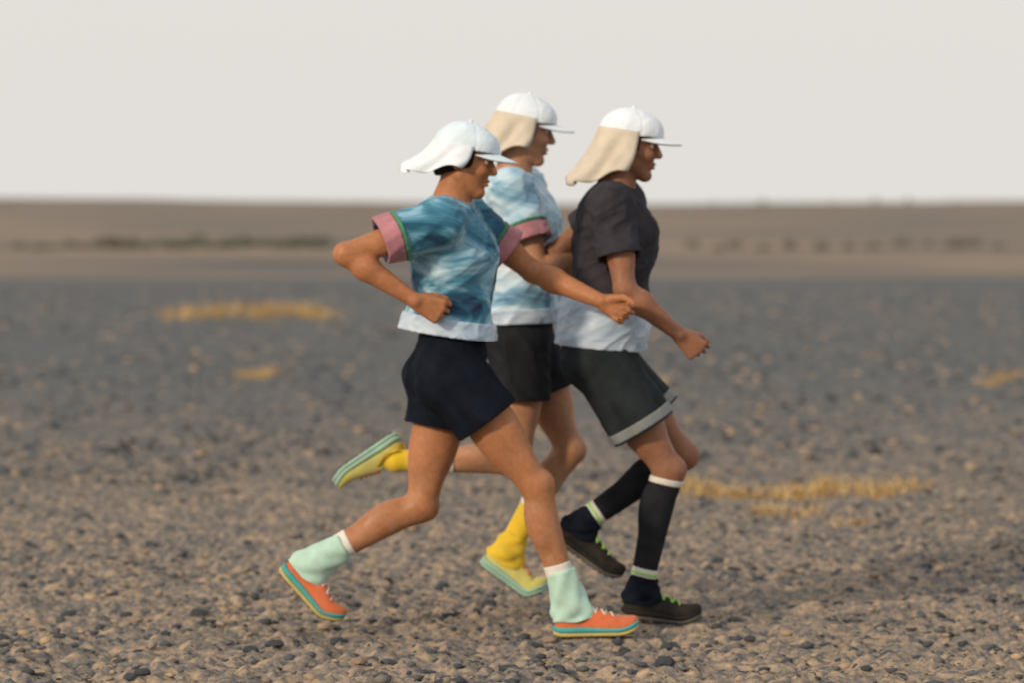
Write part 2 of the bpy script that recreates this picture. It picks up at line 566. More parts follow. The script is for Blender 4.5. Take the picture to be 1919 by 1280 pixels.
def tuft_mesh(seed, n=84, h=0.11, spread=0.17):
    r = random.Random(seed)
    V, F = [], []
    for i in range(n):
        a = r.random() * 6.283
        rad = spread * 0.55 * math.sqrt(r.random())
        b = Vector((rad * math.cos(a) * 1.5, rad * math.sin(a), -0.01))
        hh = h * r.uniform(0.45, 1.1)
        la = a + r.uniform(-0.8, 0.8)
        lean = r.uniform(0.2, 1.0) * hh
        w = r.uniform(0.0025, 0.0045)
        side = Vector((-math.sin(la), math.cos(la), 0)) * w
        base = len(V)
        for k in range(4):
            t = k / 3
            c = b + Vector((math.cos(la) * lean * t * t, math.sin(la) * lean * t * t, hh * (t - 0.28 * t * t * lean / hh)))
            ww = side * (1 - 0.85 * t)
            V += [tuple(c - ww), tuple(c + ww)]
        for k in range(3):
            q = base + 2 * k
            F.append((q, q + 1, q + 3, q + 2))
    me = bpy.data.meshes.new('grass_tuft')
    me.from_pydata(V, [], F)
    me.materials.append(M['straw'])
    return me


TUFT = [tuft_mesh(i) for i in range(4)]
tspots = []
for k in range(17):
    tspots.append((1262 + k * 27 + random.uniform(-9, 9), random.uniform(912, 940), random.uniform(0.75, 1.15), 0))
for px, py in ((1510, 965), (1600, 985), (1440, 960), (1880, 712), (1905, 704), (1860, 722)):
    tspots.append((px, py, 0.8, 2))
for k in range(13):
    tspots.append((344 + k * 22 + random.uniform(-8, 8), random.uniform(582, 596), random.uniform(1.5, 2.4), 1))
for px, py in ((462, 705), (485, 708), (508, 702)):
    tspots.append((px, py, 1.0, 2))
TL = [('golden dry grass tuft in the straw strip beside the runners', 'dry grass tufts in the strip on the gravel'),
      ('golden dry grass tuft in the far strip before the lip of the plain', 'dry grass tufts out on the plain'),
      ('small stray tuft of dry grass alone on grey gravel', 'stray dry grass tufts')]
for i, (px, py, s, k) in enumerate(tspots):
    g = ground_at(px, py)
    o = mk('grass_tuft', TUFT[i % 4], None, None, (g.x, g.y, float(gz(g.x, g.y))))
    o.scale = (s, s, s * random.uniform(0.8, 1.1))
    o.rotation_euler = (0, 0, random.uniform(-0.5, 0.5))
    tag(o, TL[k][0], 'grass', TL[k][1])


def shrub_proto(seed, mat):
    r = random.Random(seed)
    V, F = [], []
    for i in range(520):
        th = r.random() * 6.283
        ph = math.acos(r.uniform(-0.15, 1))
        rr = 0.5 * r.uniform(0.45, 1.0) ** 0.6 * (0.75 + 0.5 * float(vnoise(np.array(th * 1.3 + seed), np.array(ph * 2.1), np.array(0.3))))
        c = Vector((rr * math.sin(ph) * math.cos(th) * 1.25, rr * math.sin(ph) * math.sin(th), 0.06 + rr * math.cos(ph) * 1.05))
        d = Vector((r.uniform(-1, 1), r.uniform(-1, 1), r.uniform(-0.3, 1))).normalized()
        s = d.orthogonal().normalized()
        L, w = r.uniform(0.035, 0.075), r.uniform(0.010, 0.02)
        b = len(V)
        V += [tuple(c - d * L), tuple(c + s * w), tuple(c + d * L), tuple(c - s * w)]
        F.append((b, b + 1, b + 2, b + 3))
    fm = bpy.data.meshes.new('foliage'); fm.from_pydata(V, [], F); fm.materials.append(mat)
    V, F = [], []
    for i in range(9):
        a = i * 0.7 + r.random()
        tip = Vector((0.36 * math.cos(a) * r.uniform(0.5, 1.1), 0.30 * math.sin(a) * r.uniform(0.5, 1.1), r.uniform(0.3, 0.45)))
        rings = []
        for k in range(4):
            t = k / 3
            c = tip * t + Vector((0, 0, -0.03 * (1 - t))) + Vector((0.02 * math.sin(5 * t + i), 0, 0))
            rad = 0.018 * (1 - 0.8 * t)
            rings.append([(c.x + rad * math.cos(q), c.y + rad * math.sin(q), c.z) for q in (0, 1.57, 3.14, 4.71)])
        v, f = loft(rings, False)
        F += [tuple(x + len(V) for x in ff) for ff in f]
        V += v
    sm = bpy.data.meshes.new('stem'); sm.from_pydata(V, [], F); sm.materials.append(M['bark'])
    return fm, sm


SG = [shrub_proto(i, M['leaf']) for i in range(3)]
SY = [shrub_proto(10 + i, M['leaf_grey']) for i in range(2)]


def shrub(x, y, s, proto, label, group):
    o = bpy.data.objects.new('shrub', None)
    COL.objects.link(o)
    o.empty_display_size = 0.2
    o.location = (x, y, float(gz(x, y)))
    o.rotation_euler = (0, 0, random.random() * 6.28)
    o.scale = (s * random.uniform(0.9, 1.4), s, s * random.uniform(0.75, 1.05))
    mk('foliage', proto[0], None, o)
    mk('stem', proto[1], None, o)
    tag(o, label, 'shrub', group)


for k in range(28):
    px = 40 + k * 21 + random.uniform(-8, 8)
    d = 132 + random.uniform(-4, 7)
    s = random.uniform(0.50, 0.85) * (1.0 if px > 180 else 0.65)
    shrub((px - 959.5) / FPX * d, d, s, SG[k % 3], 'low green desert shrub in the row far across the plain', 'green shrubs in the far row')
for k in range(13):
    px = 1290 + k * 49 + random.uniform(-12, 12)
    d = 130 + random.uniform(-6, 8)
    shrub((px - 959.5) / FPX * d, d, random.uniform(0.40, 0.65), SY[k % 2], 'small grey shrub scattered far across the plain', 'grey shrubs far across the plain')
for px, s in ((1428, 2.3), (1640, 2.0), (1702, 1.8), (1335, 1.2), (1560, 1.1), (1790, 1.2)):
    d = 985
    shrub((px - 959.5) / FPX * d, d, s, SY[0], 'dark bush standing on the crest of the far ridge', 'bushes on the far ridge')


# ------------------------------------------------------------------ implicit surfaces
class Field:
    def __init__(s, lo, hi, res):
        s.lo = np.array(lo, dtype=np.float32); s.res = res
        n = np.ceil((np.array(hi) - np.array(lo)) / res).astype(int) + 1
        s.n = n
        s.ax = [s.lo[i] + res * np.arange(n[i], dtype=np.float32) for i in range(3)]
        s.F = np.full(tuple(n), 0.2, dtype=np.float32)

    def sub(s, lo, hi):
        a = np.clip(np.floor((np.array(lo) - s.lo) / s.res).astype(int), 0, s.n)
        b = np.clip(np.ceil((np.array(hi) - s.lo) / s.res).astype(int) + 1, 0, s.n)
        sl = tuple(slice(a[i], b[i]) for i in range(3))
        X = s.ax[0][sl[0]][:, None, None]; Y = s.ax[1][sl[1]][None, :, None]; Z = s.ax[2][sl[2]][None, None, :]
        return sl, X, Y, Z

    def put(s, sl, d, k):
        A = s.F[sl]
        if A.size == 0:
            return
        if k <= 0:
            s.F[sl] = np.minimum(A, d)
        else:
            h = np.clip(0.5 + 0.5 * (d - A) / k, 0, 1)
            s.F[sl] = d * (1 - h) + A * h - k * h * (1 - h)

    def cone(s, a, b, ra, rb, k=0.02, clip=None):
        a, b = np.array(a, dtype=np.float32), np.array(b, dtype=np.float32)
        pad = max(ra, rb) + k + 0.05
        sl, X, Y, Z = s.sub(np.minimum(a, b) - pad, np.maximum(a, b) + pad)
        ab = b - a
        L2 = float(ab @ ab) + 1e-9
        t = ((X - a[0]) * ab[0] + (Y - a[1]) * ab[1] + (Z - a[2]) * ab[2]) / L2
        tc = np.clip(t, 0, 1)
        d = np.sqrt((X - a[0] - tc * ab[0]) ** 2 + (Y - a[1] - tc * ab[1]) ** 2 + (Z - a[2] - tc * ab[2]) ** 2) - (ra + (rb - ra) * tc)
        if clip is not None:                       # flat end at fraction clip along a-b
            d = np.maximum(d, (t - clip) * math.sqrt(L2))
        s.put(sl, d, k)

    def ell(s, c, r, rot=None, k=0.02, cut=False):
        c = np.array(c, dtype=np.float32); r = np.array(r, dtype=np.float32)
        pad = float(r.max()) + k + 0.05
        sl, X, Y, Z = s.sub(c - pad, c + pad)
        X, Y, Z = X - c[0], Y - c[1], Z - c[2]
        if rot is not None:
            m_ = np.array(rot)
            X, Y, Z = (X * m_[0, 0] + Y * m_[1, 0] + Z * m_[2, 0], X * m_[0, 1] + Y * m_[1, 1] + Z * m_[2, 1],
                       X * m_[0, 2] + Y * m_[1, 2] + Z * m_[2, 2])
        k0 = np.sqrt((X / r[0]) ** 2 + (Y / r[1]) ** 2 + (Z / r[2]) ** 2)
        k1 = np.sqrt((X / r[0] ** 2) ** 2 + (Y / r[1] ** 2) ** 2 + (Z / r[2] ** 2) ** 2) + 1e-6
        d = k0 * (k0 - 1.0) / k1
        if cut:
            A = s.F[sl]
            d = -d
            h = np.clip(0.5 - 0.5 * (d - A) / k, 0, 1)
            s.F[sl] = d * (1 - h) + A * h + k * h * (1 - h)
        else:
            s.put(sl, d, k)

    def plane_cut(s, p, n_):
        """keep the side the normal points away from"""
        p = np.array(p); n_ = np.array(n_); n_ = n_ / np.linalg.norm(n_)
        X, Y, Z = s.ax[0][:, None, None], s.ax[1][None, :, None], s.ax[2][None, None, :]
        s.F = np.maximum(s.F, ((X - p[0]) * n_[0] + (Y - p[1]) * n_[1] + (Z - p[2]) * n_[2]).astype(np.float32))

    def mesh(s, name, smooth=1):
        F = s.F; lo = s.lo; res = s.res
        S = F < 0
        nx_, ny_, nz_ = F.shape
        C = np.zeros((nx_ - 1, ny_ - 1, nz_ - 1), dtype=np.uint8)
        for i in (0, 1):
            for j in (0, 1):
                for k in (0, 1):
                    C += S[i:nx_ - 1 + i, j:ny_ - 1 + j, k:nz_ - 1 + k]
        act = (C > 0) & (C < 8)
        I = np.argwhere(act)
        ids = np.full(act.shape, -1, dtype=np.int32)
        ids[act] = np.arange(len(I), dtype=np.int32)
        cor = [(i, j, k) for i in (0, 1) for j in (0, 1) for k in (0, 1)]
        val = np.stack([F[I[:, 0] + c_[0], I[:, 1] + c_[1], I[:, 2] + c_[2]] for c_ in cor], axis=-1)
        acc = np.zeros((len(I), 3)); cnt = np.zeros(len(I))
        for a in range(8):
            for b in range(a + 1, 8):
                ca, cb = np.array(cor[a]), np.array(cor[b])
                if np.abs(ca - cb).sum() != 1:
                    continue
                va, vb = val[:, a], val[:, b]
                x = (va < 0) != (vb < 0)
                t = np.where(x, va / np.where(x, va - vb, 1), 0)
                acc += np.where(x[:, None], ca + (cb - ca) * t[:, None], 0)
                cnt += x
        V = lo + res * (I + acc / cnt[:, None])
        Q = []
        for ax in range(3):
            u, v = (ax + 1) % 3, (ax + 2) % 3
            s0 = [slice(None)] * 3; s1 = [slice(None)] * 3
            s0[ax] = slice(0, -1); s1[ax] = slice(1, None)
            for q in (u, v):
                s0[q] = slice(1, -1); s1[q] = slice(1, -1)
            A, B = S[tuple(s0)], S[tuple(s1)]
            E = np.argwhere(A != B)
            if len(E) == 0:
                continue
            inside = A[tuple(E.T)]
            E[:, u] += 1; E[:, v] += 1
            def cid(du, dv):
                P_ = E.copy(); P_[:, u] += du; P_[:, v] += dv
                return ids[tuple(P_.T)]
            q = np.stack([cid(-1, -1), cid(0, -1), cid(0, 0), cid(-1, 0)], axis=-1)
            q[~inside] = q[~inside][:, ::-1]
            Q.append(q)
        Q = np.concatenate(Q)
        for _ in range(smooth):                    # light relaxing towards neighbours
            sm = np.zeros_like(V); ct = np.zeros(len(V))
            for a in range(4):
                b = (a + 1) % 4
                np.add.at(sm, Q[:, a], V[Q[:, b]]); np.add.at(ct, Q[:, a], 1)
                np.add.at(sm, Q[:, b], V[Q[:, a]]); np.add.at(ct, Q[:, b], 1)
            V = 0.5 * V + 0.5 * sm / np.maximum(ct, 1)[:, None]
        return mesh_np(name, V, Q)


def folds(fld, amp, freq, seed, direction=(0.5, 0.0, 1.0)):
    """stretch folds added to a cloth field: ridged noise, drawn out along one direction"""
    sl = np.abs(fld.F) < 0.035
    I = np.argwhere(sl)
    P_ = fld.lo + fld.res * I
    d = np.array(direction, dtype=float); d /= np.linalg.norm(d)
    along = P_ @ d
    perp = P_ - along[:, None] * d
    n_ = vnoise(perp[:, 0] * freq + seed + along * 2.0, perp[:, 1] * freq + seed * 2.3, perp[:, 2] * freq + along * freq * 0.22)
    rid = 1 - np.abs(n_ - 0.5) * 2.6
    n2 = vnoise(P_[:, 0] * 9 + seed, P_[:, 1] * 9, P_[:, 2] * 9)
    n3 = vnoise(perp[:, 0] * freq * 2.3 + seed * 3 - along * 5.0, perp[:, 1] * freq * 2.3, perp[:, 2] * freq * 2.3 + along * freq * 0.6)
    rid3 = np.clip(1 - np.abs(n3 - 0.5) * 4.0, 0, 1)
    fld.F[tuple(I.T)] -= (amp * (rid - 0.35) + amp * 0.40 * rid3 + 0.006 * (n2 - 0.5)).astype(np.float32)


def unit(v):
    v = np.array(v, dtype=float)
    return v / np.linalg.norm(v)


def ik(a, b, l1, l2, hint):
    a, b = np.array(a), np.array(b)
    ab = b - a
    D = np.linalg.norm(ab)
    u = ab / D
    if D > (l1 + l2) * 0.995:
        f = D / ((l1 + l2) * 0.995)
        l1, l2 = l1 * f, l2 * f
    x = (l1 * l1 - l2 * l2 + D * D) / (2 * D)
    hgt = math.sqrt(max(l1 * l1 - x * x, 0))
    p = np.array(hint, dtype=float)
    p = p - (p @ u) * u
    return a + u * x + unit(p) * hgt


def frame(zaxis, xhint):
    z = unit(zaxis)
    x = np.array(xhint, dtype=float)
    x = unit(x - (x @ z) * z)
    y = np.cross(z, x)
    return np.stack([x, y, z], axis=-1)          # columns


# ------------------------------------------------------------------ shoes
def shoe_profile(x):
    xs = [0.0, 0.012, 0.04, 0.08, 0.13, 0.17, 0.21, 0.245, 0.272, 0.285, 0.291]
    w = [0.010, 0.024, 0.034, 0.035, 0.036, 0.042, 0.048, 0.046, 0.034, 0.020, 0.006]
    h = [0.082, 0.098, 0.106, 0.108, 0.103, 0.090, 0.078, 0.069, 0.060, 0.050, 0.038]
    return float(np.interp(x, xs, w)), float(np.interp(x, xs, h))


def shoe(parent, ankle, pitch, bend, yaw, mats, prefix_label=None):
    """ankle: point in the parent's space; pitch: toes down; bend: toes turned up at the ball"""
    up_m, mid_m, out_m, lace_m = mats
    cp, sp = math.cos(pitch), math.sin(pitch)
    cyaw, syaw = math.cos(yaw), math.sin(yaw)

    def tr(p):
        x, y, z = p
        if bend and x > 0.195:
            q = x - 0.195
            a = bend * min(q / 0.05, 1.0)
            x = 0.195 + q * math.cos(a) - (z - 0.0) * math.sin(a)
            z = q * math.sin(a) + z * math.cos(a)
        x -= 0.062; z -= 0.100
        x, z = x * cp + z * sp, -x * sp + z * cp
        x, y = x * cyaw - y * syaw, x * syaw + y * cyaw
        return (x + ankle[0], y + ankle[1], z + ankle[2])

    def spring(x):
        return 0.020 * max(0, (x - 0.215) / 0.07) ** 2 + 0.008 * max(0, (0.03 - x) / 0.03) ** 2
    X = [0.0, 0.006, 0.014, 0.028, 0.05, 0.075, 0.10, 0.125, 0.15, 0.17, 0.19, 0.205, 0.22, 0.235, 0.25, 0.262, 0.274, 0.284, 0.291]
    n = 17
    rings = []
    for x in X:
        w, h = shoe_profile(x)
        z0 = 0.030 + spring(x)
        top = max(h + spring(x), z0 + 0.004)
        ring = []
        for j in range(n):
            a = math.pi * j / (n - 1)
            cx, sx = math.cos(a), math.sin(a)
            k = 0.72 if x < 0.15 else 0.85
            yy = -w * math.copysign(abs(cx) ** 0.75, cx)
            if x < 0.16:                           # the collar narrows towards the ankle
                yy *= 1 - 0.12 * sx
            ring.append((x + 0.004, yy, z0 + (top - z0) * sx ** k))
        for j in range(n - 2, 0, -1):
            ring.append((x + 0.004, ring[j][1] * 0.98, z0 - 0.002))
        rings.append([tr(p) for p in ring])
    V, F = loft(rings)
    s = mk('shoe', mesh_py('shoe', V, F), up_m, parent)

    def slab(z0, z1, grow, name, mt, wav=0.0):
        rings = []
        for x in X:
            w, _ = shoe_profile(x)
            w = w * grow + 0.003
            a, b = z0 + spring(x), z1 + spring(x) + wav * math.sin(x * 22)
            xx = x * 1.02 - 0.002
            m_ = (a + b) / 2
            rings.append([tr(p) for p in [(xx, -w * 0.90, a), (xx, -w * 0.5, a - 0.0), (xx, w * 0.5, a), (xx, w * 0.90, a), (xx, w * 1.03, m_),
                                           (xx, w * 0.94, b), (xx, 0, b), (xx, -w * 0.94, b), (xx, -w * 1.03, m_)]])
        V, F = loft(rings)
        return mk(name, mesh_py(name, V, F), mt, s)
    slab(0.019, 0.036, 1.07, 'midsole', mid_m, 0.003)
    slab(0.006, 0.0185, 1.05, 'outsole', out_m, 0.0)
    # lugs under the sole
    V, F = [], []
    for i in range(11):
        x = 0.022 + i * 0.024
        w, _ = shoe_profile(x)
        for sy in (-0.62, 0.0, 0.62):
            c = (x + (0.006 if sy == 0 else 0), sy * w)
            b0 = len(V)
            for dz in (0.0, 0.0075):
                g = 0.006 if dz == 0 else 0.008
                for dx, dy in ((-1, -1), (1, -1), (1, 1), (-1, 1)):
                    V.append(tr((c[0] + dx * g, c[1] + dy * g, dz + spring(x))))
            F += [(b0, b0 + 1, b0 + 2, b0 + 3), (b0 + 4, b0 + 5, b0 + 6, b0 + 7)]
            for q in range(4):
                F.append((b0 + q, b0 + (q + 1) % 4, b0 + 4 + (q + 1) % 4, b0 + 4 + q))
    mk('tread', mesh_py('tread', V, F, False), M['grey_rubber'], s)
    # laces over the instep
    for i in range(5):
        x = 0.135 + i * 0.016
        w, h = shoe_profile(x)
        rings = []
        for k in range(9):
            t = -1 + 2 * k / 8
            yy = t * w * 0.62
            zz = 0.030 + (h - 0.030) * max(1 - abs(t * 0.66) ** 2.4, 0) ** 0.5 + 0.004
            rr = 0.0028
            rings.append([tr((x + 0.006 * t * (1 if i % 2 else -1) + rr * math.cos(q), yy, zz + rr * math.sin(q))) for q in (0, 1.05, 2.1, 3.14, 4.19, 5.24)])
        V, F = loft(rings)
        mk('lace', mesh_py('lace', V, F), lace_m, s)
    return s, tr


def gaiter(parent, tr, ankle, knee, mt, length, name='gaiter', seed=1, rtop=0.050):
    """a loose cloth sleeve from the shoe's rim up the shin"""
    ax = unit(np.array(knee) - np.array(ankle))
    fr = frame(ax, (1, 0, 0.2))
    n = 28
    rings = []
    NR = 15
    for k in range(NR):
        t = k / (NR - 1)
        s_ = t * t * (3 - 2 * t)
        ring = []
        for j in range(n):
            a = 2 * math.pi * j / n
            fx = 0.076 + 0.080 * math.cos(a)
            w, h = shoe_profile(max(0.0, min(fx, 0.29)))
            fz = 0.058 + 0.040 * t + 0.022 * max(math.cos(a), 0)
            foot = np.array(tr((fx - 0.02 * t, math.sin(a) * 0.046 * (1 - 0.1 * t), fz)))
            r_ = 0.050 + (rtop - 0.050) * t
            top = np.array(ankle) + ax * (0.005 + length * t) + fr[:, 0] * math.cos(a) * r_ + fr[:, 1] * math.sin(a) * r_ * 0.92
            p = foot * (1 - s_) + top * s_
            wr = 0.004 * math.sin(3 * a + t * 9 + seed) * math.sin(math.pi * min(t * 1.1, 1)) + 0.003 * math.sin(5 * a - t * 14 + seed * 2)
            c = np.array(ankle)
            p = np.array(p)
            r0 = p - c
            if np.linalg.norm(r0) < 0.054:         # keep clear of the ankle inside
                p = c + r0 / (np.linalg.norm(r0) + 1e-6) * 0.054
            dv = p - (c + ax * ((p - c) @ ax))
            p = p + dv / (np.linalg.norm(dv) + 1e-6) * wr
            ring.append(tuple(p))
        rings.append(ring)
    inner = []
    for ring in (rings[-1], rings[-2], rings[-4]):
        c = np.mean(np.array(ring), axis=0)
        inner.append([tuple(c + (np.array(p) - c) * 0.90) for p in ring])
    V, F = loft(rings + inner, close_ends=False)
    return mk(name, mesh_py(name, V, F), mt, parent)


# ------------------------------------------------------------------ a runner
def runner(S):
    d = S['d']; H = S['H']
    base = at(S['pelvis'][0], EYE + CAMH * FPX / d, d)
    base.z = 0

    def P(q):
        px, py = q[0], q[1]
        dy = q[2] if len(q) > 2 else 0.0
        v = at(px, py, d) - base
        return np.array((v.x, v.y + dy, v.z))
    l_th, l_sh = 0.247 * H, 0.248 * H
    pel, neck, head = P(S['pelvis']), P(S['neck']), P(S['head'])
    shN, shF, elN, elF, wrN, wrF = (P(S[k]) for k in ('shN', 'shF', 'elN', 'elF', 'wrN', 'wrF'))
    haN, haF = P(S['haN']), P(S['haF'])
    hipN, hipF, anN, anF = (P(S[k]) for k in ('hipN', 'hipF', 'anN', 'anF'))
    knN = ik(hipN, anN, l_th, l_sh, S.get('hintN', (1, 0, 0.3)))
    knF = ik(hipF, anF, l_th, l_sh, S.get('hintF', (1, 0, 0.3)))
    shc = (shN + shF) / 2
    hipc = (hipN + hipF) / 2
    up = unit(shc - hipc)
    lat = unit((shF - shN) + (hipF - hipN))      # towards the far side
    T = frame(up, np.cross(lat, up))             # columns: forward, left, up
    fw, lf = T[:, 0], T[:, 1]
    tl = np.linalg.norm(shc - hipc)
    allp = np.array([pel, neck, head, shN, shF, elN, elF, wrN, wrF, haN, haF, hipN, hipF, anN, anF, knN, knF])
    lo, hi = allp.min(0) - 0.16, allp.max(0) + 0.17
    B = Field(lo, hi, 0.0037)
    TW = lambda u_, f_=0.0, l_=0.0: hipc + up * (u_ * tl) + fw * f_ + lf * l_
    # ---- trunk
    def trunk(Fd, g=0.0, k=0.05, parts='all'):
        Fd.ell(TW(0.06, -0.01), (0.105 + g, 0.160 + g, 0.105 + g), T, k)
        Fd.ell(TW(0.34, 0.0), (0.098 + g, 0.140 + g, 0.13 + g), T, k)
        Fd.ell(TW(0.70, 0.004), (0.118 + g, 0.158 + g, 0.185 + g), T, k)
        Fd.ell(TW(0.80, 0.05), (0.070 + g, 0.130 + g, 0.085 + g), T, k)
        Fd.ell(TW(0.84, -0.045), (0.070 + g, 0.140 + g, 0.090 + g), T, k)
        Fd.cone(TW(0.98, -0.02), shN, 0.062 + g, 0.054 + g, k)
        Fd.cone(TW(0.98, -0.02), shF, 0.062 + g, 0.054 + g, k)
    trunk(B)
    # ---- neck
    HR = frame(np.array((math.sin(S['nod']), 0.0, math.cos(S['nod']))), (math.cos(S['turn']), math.sin(S['turn']), 0))
    HL = lambda x, y, z: head + HR @ np.array((x, y, z))
    B.cone(neck, HL(-0.018, 0, -0.055), 0.060, 0.054, 0.03)
    B.cone(TW(0.97, -0.02), neck, 0.075, 0.060, 0.04)
    # ---- head
    B.ell(HL(-0.012, 0, 0.030), (0.098, 0.076, 0.088), HR, 0.01)
    B.ell(HL(0.030, 0, -0.030), (0.062, 0.060, 0.080), HR, 0.02)
    B.cone(HL(0.0, 0.050, -0.055), HL(0.066, 0.012, -0.098), 0.020, 0.019, 0.02)
    B.cone(HL(0.0, -0.050, -0.055), HL(0.066, -0.012, -0.098), 0.020, 0.019, 0.02)
    B.ell(HL(0.070, 0, -0.100), (0.020, 0.020, 0.017), HR, 0.015)
    for sy in (-1, 1):
        B.ell(HL(0.062, sy * 0.038, -0.022), (0.028, 0.022, 0.022), HR, 0.02)         # cheeks
        B.ell(HL(0.074, sy * 0.028, 0.030), (0.018, 0.026, 0.010), HR, 0.012)         # brow
        B.ell(HL(0.094, sy * 0.031, 0.010), (0.016, 0.017, 0.011), HR, 0.010, cut=True)
        B.ell(HL(-0.012, sy * 0.078, -0.008), (0.020, 0.009, 0.032), HR, 0.006)       # ears
        B.ell(HL(-0.006, sy * 0.086, -0.004), (0.010, 0.006, 0.018), HR, 0.005, cut=True)
    B.cone(HL(0.086, 0, 0.018), HL(0.108, 0, -0.020), 0.009, 0.012, 0.010)
    B.ell(HL(0.100, 0.010, -0.026), (0.010, 0.008, 0.007), HR, 0.006)
    B.ell(HL(0.100, -0.010, -0.026), (0.010, 0.008, 0.007), HR, 0.006)
    B.ell(HL(0.088, 0, -0.054), (0.014, 0.024, 0.0065), HR, 0.006)
    B.ell(HL(0.086, 0, -0.067), (0.014, 0.021, 0.0070), HR, 0.006)
    B.ell(HL(0.103, 0, -0.0605), (0.012, 0.022, 0.0022), HR, 0.003, cut=True)
    # ---- arms
    def arm(sh, el, wr, ha, side):
        u = unit(el - sh); v = unit(wr - el)
        B.ell(sh, (0.058, 0.058, 0.062), None, 0.03)
        B.cone(sh, el, 0.052, 0.039, 0.025)
        fr = frame(u, fw)
        B.ell(sh + (el - sh) * 0.52 + fr[:, 0] * 0.012, (0.042, 0.038, 0.085), fr, 0.03)
        B.ell(el - v * 0.006, (0.034, 0.036, 0.034), None, 0.015)
        fr2 = frame(v, (0, 0, 1))
        B.cone(el, el + (wr - el) * 0.30, 0.035, 0.043, 0.02)
        B.cone(el + (wr - el) * 0.28, wr, 0.043, 0.0255, 0.02)
        B.ell(wr, (0.022, 0.030, 0.022), frame(v, np.cross(v, (0, side, 0))), 0.015)
        # hand: palm inwards, knuckles up, fingers curled
        hd = unit(ha - wr)
        pn = np.array((0.0, -side, 0.0))                       # palm normal, towards the body
        pn = unit(pn - (pn @ hd) * hd)
        kn = unit(np.cross(pn, hd) * (1 if np.cross(pn, hd)[2] > 0 else -1))   # towards the thumb (up)
        for f in range(4):
            off = (1.5 - f) * 0.0220
            root = wr + hd * 0.018 + kn * off * 0.55
            kk = wr + hd * (0.094 - 0.004 * abs(f - 1)) + kn * off - pn * 0.004
            B.cone(root, kk, 0.0165, 0.0135, 0.012)
            L = (0.043, 0.048, 0.045, 0.036)[f]
            curl = S.get('curl', 0.75) + 0.10 * f
            p, ang = kk, 0.15
            for seg, (ls, r0, r1) in enumerate(((1.0, 0.0094, 0.0086), (0.66, 0.0086, 0.0080), (0.52, 0.0080, 0.0070))):
                ang += curl
                q = p + (hd * math.cos(ang) + pn * math.sin(ang)) * L * ls
                B.cone(p, q, r0, r1, 0.0015)
                p = q
        t0 = wr + hd * 0.028 + kn * 0.024 + pn * 0.010
        t1 = t0 + hd * 0.036 + kn * 0.020 + pn * 0.012
        t2 = t1 + hd * 0.032 + pn * 0.010 + kn * 0.002
        t3 = t2 + hd * 0.020 + pn * 0.012 - kn * 0.008
        B.cone(t0, t1, 0.0165, 0.0120, 0.010)
        B.cone(t1, t2, 0.0118, 0.0105, 0.004)
        B.cone(t2, t3, 0.0105, 0.0085, 0.003)
    arm(shN, elN, wrN, haN, -1)
    arm(shF, elF, wrF, haF, 1)

    # ---- legs
    def leg(hp, kn, an, Fd=B, g=0.0, upper=True, lower=True):
        u = unit(kn - hp); v = unit(an - kn)
        fr = frame(-u, (1, 0, 0.2)); f1 = fr[:, 0]
        fr2 = frame(-v, f1 + (1, 0, 0)); f2 = fr2[:, 0]
        if upper:
            Fd.cone(hp, kn, 0.084 + g, 0.053 + g, 0.03)
            Fd.ell(hp + (kn - hp) * 0.42 + f1 * 0.026, (0.062 + g, 0.066 + g, 0.150 + g), fr, 0.04)
            Fd.ell(hp + (kn - hp) * 0.50 - f1 * 0.024, (0.054 + g, 0.060 + g, 0.140 + g), fr, 0.04)
            Fd.ell(hp + (kn - hp) * 0.76 + f1 * 0.018 + lat * 0.026, (0.034 + g, 0.030 + g, 0.070 + g), fr, 0.02)
            Fd.ell(hp + (kn - hp) * 0.76 + f1 * 0.018 - lat * 0.026, (0.034 + g, 0.030 + g, 0.070 + g), fr, 0.02)
            Fd.ell(kn + f1 * 0.010 + f2 * 0.010, (0.045 + g, 0.042 + g, 0.046 + g), fr, 0.02)
        if lower:
            Fd.cone(kn, an, 0.050 + g, 0.0335 + g, 0.025)
            Fd.ell(kn + (an - kn) * 0.29 - f2 * 0.026 + lat * 0.010, (0.046 + g, 0.038 + g, 0.100 + g), fr2, 0.022)
            Fd.ell(kn + (an - kn) * 0.31 - f2 * 0.024 - lat * 0.014, (0.044 + g, 0.036 + g, 0.092 + g), fr2, 0.022)
            Fd.cone(kn + (an - kn) * 0.45 - f2 * 0.034, an - f2 * 0.026, 0.022 + g, 0.013 + g, 0.02)
            Fd.ell(kn + (an - kn) * 0.10 + f2 * 0.010, (0.036 + g, 0.036 + g, 0.05 + g), fr2, 0.02)
            Fd.ell(an + (0, 0, 0), (0.036 + g, 0.038 + g, 0.036 + g), fr2, 0.015)
    for hp, kn, an in ((hipN, knN, anN), (hipF, knF, anF)):
        B.ell(hp - fw * 0.055 + up * 0.015, (0.080, 0.082, 0.092), T, 0.04)
        leg(hp, kn, an)
    for an, kn, pit, yaw in ((anN, knN, S['pitchN'], S['yawN']), (anF, knF, S['pitchF'], S['yawF'])):
        fd = np.array((math.cos(pit), 0.0, -math.sin(pit))); fu = np.array((math.sin(pit), 0.0, math.cos(pit)))
        B.cone(an, an + fd * 0.085 - fu * 0.060, 0.032, 0.020, 0.015)
        B.cone(an, an - fd * 0.026 - fu * 0.040, 0.031, 0.024, 0.015)
    body = mk('person', B.mesh('person'), S['skin'], None, base)
    tag(body, S['label'], 'person', 'runners abreast on the plain')
    del B

